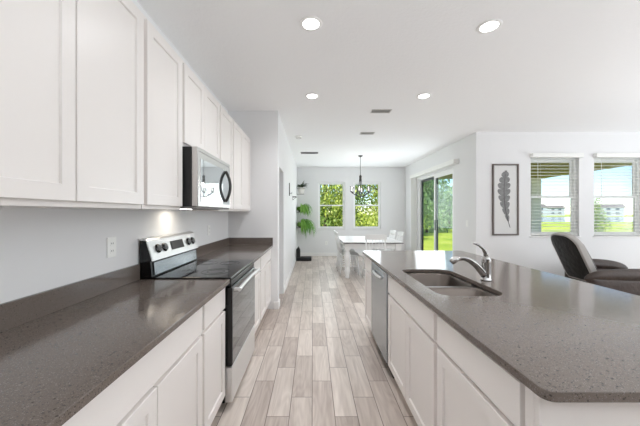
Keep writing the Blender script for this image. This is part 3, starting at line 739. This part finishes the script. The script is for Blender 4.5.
dup(ch, (.80, 6.42, 0), -PI/2, 'white chair on the left side of the dining table, nearer the camera', GC)
dup(ch, (.80, 7.02, 0), -PI/2, 'white chair on the left side of the dining table, the further one', GC)
dup(ch, (1.72, 6.42, 0), PI/2, 'white chair on the right side of the dining table, nearer the camera', GC)
dup(ch, (1.72, 7.02, 0), PI/2, 'white chair on the right side of the dining table, the further one', GC)

# ------------------------------------------------------------------ left dining wall: hooks, plants, stand
t = thing('wall_bar', 'slim dark vertical bar mounted on the dining left wall', 'wall decoration', (XP, 5.95, 1.73))
b = NB(); box(b, 0, .016, -.02, .02, .0, .27, .003); obj('bar', b, 'iron', t)
b = NB(); tube(b, [(.014, 0, .05), (.05, 0, .04), (.06, 0, .06), (.055, 0, .075)], .005, 7); obj('hook', b, 'iron', t)
t = thing('wall_shelf', 'tiny dark bracket shelf on the dining left wall, beside the vertical bar', 'shelf', (XP, 7.0, 1.755))
b = NB(); box(b, 0, .10, -.12, .12, 0, .018, .003); obj('shelf_board', b, 'iron', t)
b = NB(); box(b, 0, .006, -.015, .015, -.07, 0, .001); tube(b, [(.004, 0, -.06), (.085, 0, -.002)], .005, 6); obj('bracket', b, 'iron', t)

def frond(bm, p0, d, ln, droop, wd, n_=7):
    """arching leaf strip made of small quads"""
    p = Vector(p0); d = Vector(d).normalized(); s = d.cross(Vector((0, 0, 1)))
    if s.length < .1: s = Vector((1, 0, 0))
    s.normalize(); prev = None
    for k in range(n_+1):
        ww = wd*math.sin(PI*(.08+.9*k/n_))
        cur = (bm.verts.new(p-s*ww), bm.verts.new(p+Vector((0, 0, ww*.3))), bm.verts.new(p+s*ww))
        if prev:
            bm.faces.new((prev[0], prev[1], cur[1], cur[0])); bm.faces.new((prev[1], prev[2], cur[2], cur[1]))
        prev = cur; p = p+d*(ln/n_); d = (d+Vector((0, 0, -droop/n_))).normalized()
def planter(label, loc, potmat, mat, n_, ln, up, droop, potr=.095, poth=.15, wd=.010):
    t = thing('hanging_planter', label, 'plant', loc, group='wall planters on the dining left wall')
    cx = potr+.03
    b = NB(); lathe(b, [(potr*.72, 0), (potr, poth), (potr*.93, poth), (potr*.90, poth-.03), (0, poth-.03)], (cx, 0, 0), 20); pt = obj('pot', b, potmat, t)
    b = NB(); lathe(b, [(0, poth-.029), (potr*.86, poth-.027), (0, poth-.02)], (cx, 0, 0), 14); obj('soil', b, 'soil', pt)
    b = NB(); box(b, 0, .005, -.02, .02, -.03, poth+.03, .001); tube(b, [(.003, 0, -.012), (cx*1.6, 0, -.012)], .006, 7)
    tube(b, [(cx+potr*math.cos(a*PI/12)*1.02, potr*math.sin(a*PI/12)*1.02, poth*.86) for a in range(24)], .004, 5, closed=True); tube(b, [(.003, 0, poth*.86), (cx-potr, 0, poth*.86)], .005, 6); obj('bracket', b, 'iron', t)
    b = NB()
    for k in range(n_):
        a = random.uniform(0, 2*PI); u_ = random.uniform(up*.4, up*1.3)
        d = Vector((math.cos(a), math.sin(a), u_)); p = (cx+math.cos(a)*potr*.3, math.sin(a)*potr*.3, poth-.01)
        L = ln*random.uniform(.6, 1.15)
        if d.x < 0: L = min(L, .16); 
        frond(b, p, d, L, droop*random.uniform(.8, 1.2), wd*random.uniform(.8, 1.3))
    for v in b.verts:
        if v.co.x < .004: v.co.x = .004+random.uniform(0, .01)
    obj('foliage', b, mat, t)
planter('white wall pot with a grey-green plant, topmost of the three', (XP, 8.75, 1.96), 'pot', 'leafgrey', 70, .26, 2.6, 2.0, .11, .19, .020)
planter('wall pot with bushy bright green fern, middle of the three', (XP, 8.7, 1.40), 'potd', 'leafi', 240, .50, 1.9, 4.4, .10, .13, .013)
planter('wall pot with long trailing green leaves, lowest of the three', (XP, 8.65, .93), 'potd', 'leafi', 260, .70, 1.5, 4.8, .11, .13, .012)
t = thing('floor_stand', 'low black stand with an upright end, on the floor under the wall planters', 'stand', (XP+.02, 8.2, 0))
b = NB(); box(b, 0, .44, -.12, .12, 0, .11, .02, 3); obj('base', b, 'blackmat', t)
b = NB(); prism(b, [(0, .10), (.115, .10), (.115, .30), (.085, .36), (.06, .41), (.04, .36), (0, .33)], 'y', -.1, .1, .008); obj('upright', b, 'blackmat', t)

# ------------------------------------------------------------------ slider blind track
t = thing('vertical_blind', 'white vertical blind stacked at the far side of the sliding door', 'blind', (0, 0, 0))
b = NB(); box(b, XD-.11, XD-.001, 5.72, 8.3, 2.37, 2.46, .003); obj('headrail', b, 'blind', t)
b = NB()
for k in range(14):
    y = 8.02+.018*k; box(b, XD-.10, XD-.012, y, y+.002, .03, 2.37)
obj('vanes', b, 'blind', t)

# picture
t = thing('framed_feather_print', 'tall grey-framed picture of a grey feather on the living room wall', 'picture', (3.455, YL, 1.61))
b = NB(); pw, ph, f = .235, .64, .026
for q in ((-pw, -pw+f, -ph, ph), (pw-f, pw, -ph, ph), (-pw+f, pw-f, ph-f, ph), (-pw+f, pw-f, -ph, -ph+f)): box(b, q[0], q[1], -.03, -.001, q[2], q[3], .002)
obj('frame', b, 'pframe', t)
b = NB(); box(b, -pw+f, pw-f, -.012, -.004, -ph+f, ph-f); mt = obj('print', b, 'mat', t)
def spine(s_):   # s 0 bottom -> 1 top
    return Vector((.055*math.sin(PI*(1-s_)*.9)*-1+.05*(1-s_)**2*1.8+.01, -.0135, -.50+1.02*s_))
b = NB(); N_ = 90
for side in (-1, 1):
    prev = None
    for k in range(N_+1):
        s_ = .10+.9*k/N_; c = spine(s_)
        env = .125*math.sin(PI*min(1, (s_-.08)/.93))**.55 * (.45+.55*min(1, s_*1.5))
        ph_ = (k % 11)/11.0; wv = env*(.72+.28*math.sin(PI*ph_))*(1-(.35 if (k % 11) == 0 else 0))
        cur = (b.verts.new(c), b.verts.new(c+Vector((side*wv, 0, wv*.42))))
        if prev: b.faces.new((prev[0], cur[0], cur[1], prev[1]))
        prev = cur
obj('feather', b, 'feather', mt)
b = NB(); tube(b, [spine(s_/20)+Vector((0, -.001, 0)) for s_ in range(20)], [.0045-.00015*k for k in range(20)], 6); obj('quill', b, 'quill', mt)

# horizontal blinds
def blind(label, wdw):
    x0, x1, z0, z1 = wdw; t = thing('window_blind', label, 'blind', (0, 0, 0), 0, 'white horizontal blinds')
    b = NB(); box(b, x0-.02, x1+.02, YL-.075, YL-.001, z1-.02, z1+.055, .004); obj('headrail', b, 'blind', t)
    b = NB(); z = z0+.05
    while z < z1-.03:
        prism(b, [(YL+.005, z-.003), (YL+.028, z+.0035), (YL+.05, z-.001), (YL+.05, z+.002), (YL+.028, z+.0065), (YL+.005, z)], 'x', x0+.012, x1-.012); z += .058
    obj('slats', b, 'blind', t)
    b = NB(); box(b, x0+.012, x1-.012, YL+.003, YL+.052, z0+.012, z0+.03, .003); obj('bottom_rail', b, 'blind', t)
    b = NB()
    for fx in (.2, .8):
        xx = x0+(x1-x0)*fx; tube(b, [(xx, YL+.002, z0+.02), (xx, YL+.002, z1-.02)], .0012, 5)
    obj('cord', b, 'blind', t)
    b = NB(); tube(b, [(x0+.12, YL-.01, z1-.02), (x0+.12, YL-.012, z1-.72)], .004, 6); obj('wand', b, 'blind', t)
blind('white horizontal blind in the left living room window, nearer the feather picture', R1)
blind('white horizontal blind in the right living room window', R2)

# ------------------------------------------------------------------ recliner
def softbox(bm, c, s, R=None, bev=.06, seg=3, taper=1.0):
    vs0 = len(bm.verts); b2 = NB(); box(b2, -s[0], s[0], -s[1], s[1], -s[2], s[2], bev, seg)
    me = bpy.data.meshes.new('t')
    for v in b2.verts:
        k = (v.co.z+s[2])/(2*s[2]); v.co.y *= 1+(taper-1)*k; v.co.x *= 1
        # puff
        v.co.x *= 1+.06*math.cos(v.co.y/s[1]*1.3)*math.cos(v.co.z/s[2]*1.3)
        v.co.z += .012*math.sin(v.co.x*19)*math.cos(v.co.y*14)
    if R: b2.transform(R)
    b2.transform(Matrix.Translation(c)); b2.to_mesh(me); b2.free(); bm.from_mesh(me); bpy.data.meshes.remove(me)
    for f in bm.faces: f.smooth = True
t = thing('recliner', 'dark brown leather recliner below the living room windows, facing right', 'armchair', (4.27, 4.30, 0), math.radians(-6))
b = NB(); softbox(b, (.30, 0, .18), (.48, .33, .13), bev=.04); obj('base', b, 'leather', t, 1)
b = NB(); softbox(b, (.33, 0, .39), (.45, .29, .10), bev=.07); obj('seat', b, 'leather', t, 1)
Rb = Matrix.Rotation(math.radians(-24), 4, 'Y')
def backplate(hw, zb, zt, r, x, th, bev):
    b = NB(); prism(b, rrect(-hw, hw, zb, zt, [.04, r, r, .04], 8), 'x', -th, th, bev)
    for v in b.verts:
        v.co.x += -.03*math.cos(v.co.y/hw*1.4)
    b.transform(Rb); b.transform(Matrix.Translation((x, 0, .72)))
    for f in b.faces: f.smooth = True
    return b
bk = obj('backrest', backplate(.27, -.38, .385, .2, -.312, .038, .014), 'leathersheen', t)  # bright rim of the back is coloured in, not reflected
obj('outer_back', backplate(.235, -.37, .35, .17, -.352, .012, .008), 'leatherd', t)
b = NB(); softbox(b, (-.235, 0, .73), (.04, .21, .22), Rb, .045, 4, .84); obj('back_cushion', b, 'leather', bk, 1)
for sy in (-1, 1):
    q = -.44 if sy < 0 else -.12
    b = NB(); softbox(b, ((.72+q)/2, sy*.42, .28), ((.72-q)/2-.03, .085, .20), bev=.05); am = obj('armrest', b, 'leather', t, 1)
    b = NB(); pts = [(q-.03, sy*.41, .44), (q+.03, sy*.42, .48), (q+.16, sy*.425, .515), (.15, sy*.43, .53), (.4, sy*.43, .525), (.62, sy*.43, .505), (.76, sy*.42, .47), (.80, sy*.42, .44)]
    tube(b, pts, [.02, .055, .08, .092, .095, .09, .07, .03], 14); obj('arm_pad', b, 'leather', am, 1)
b = NB(); softbox(b, (.86, 0, .38), (.06, .28, .09), bev=.04); obj('footrest', b, 'leather', t, 1)
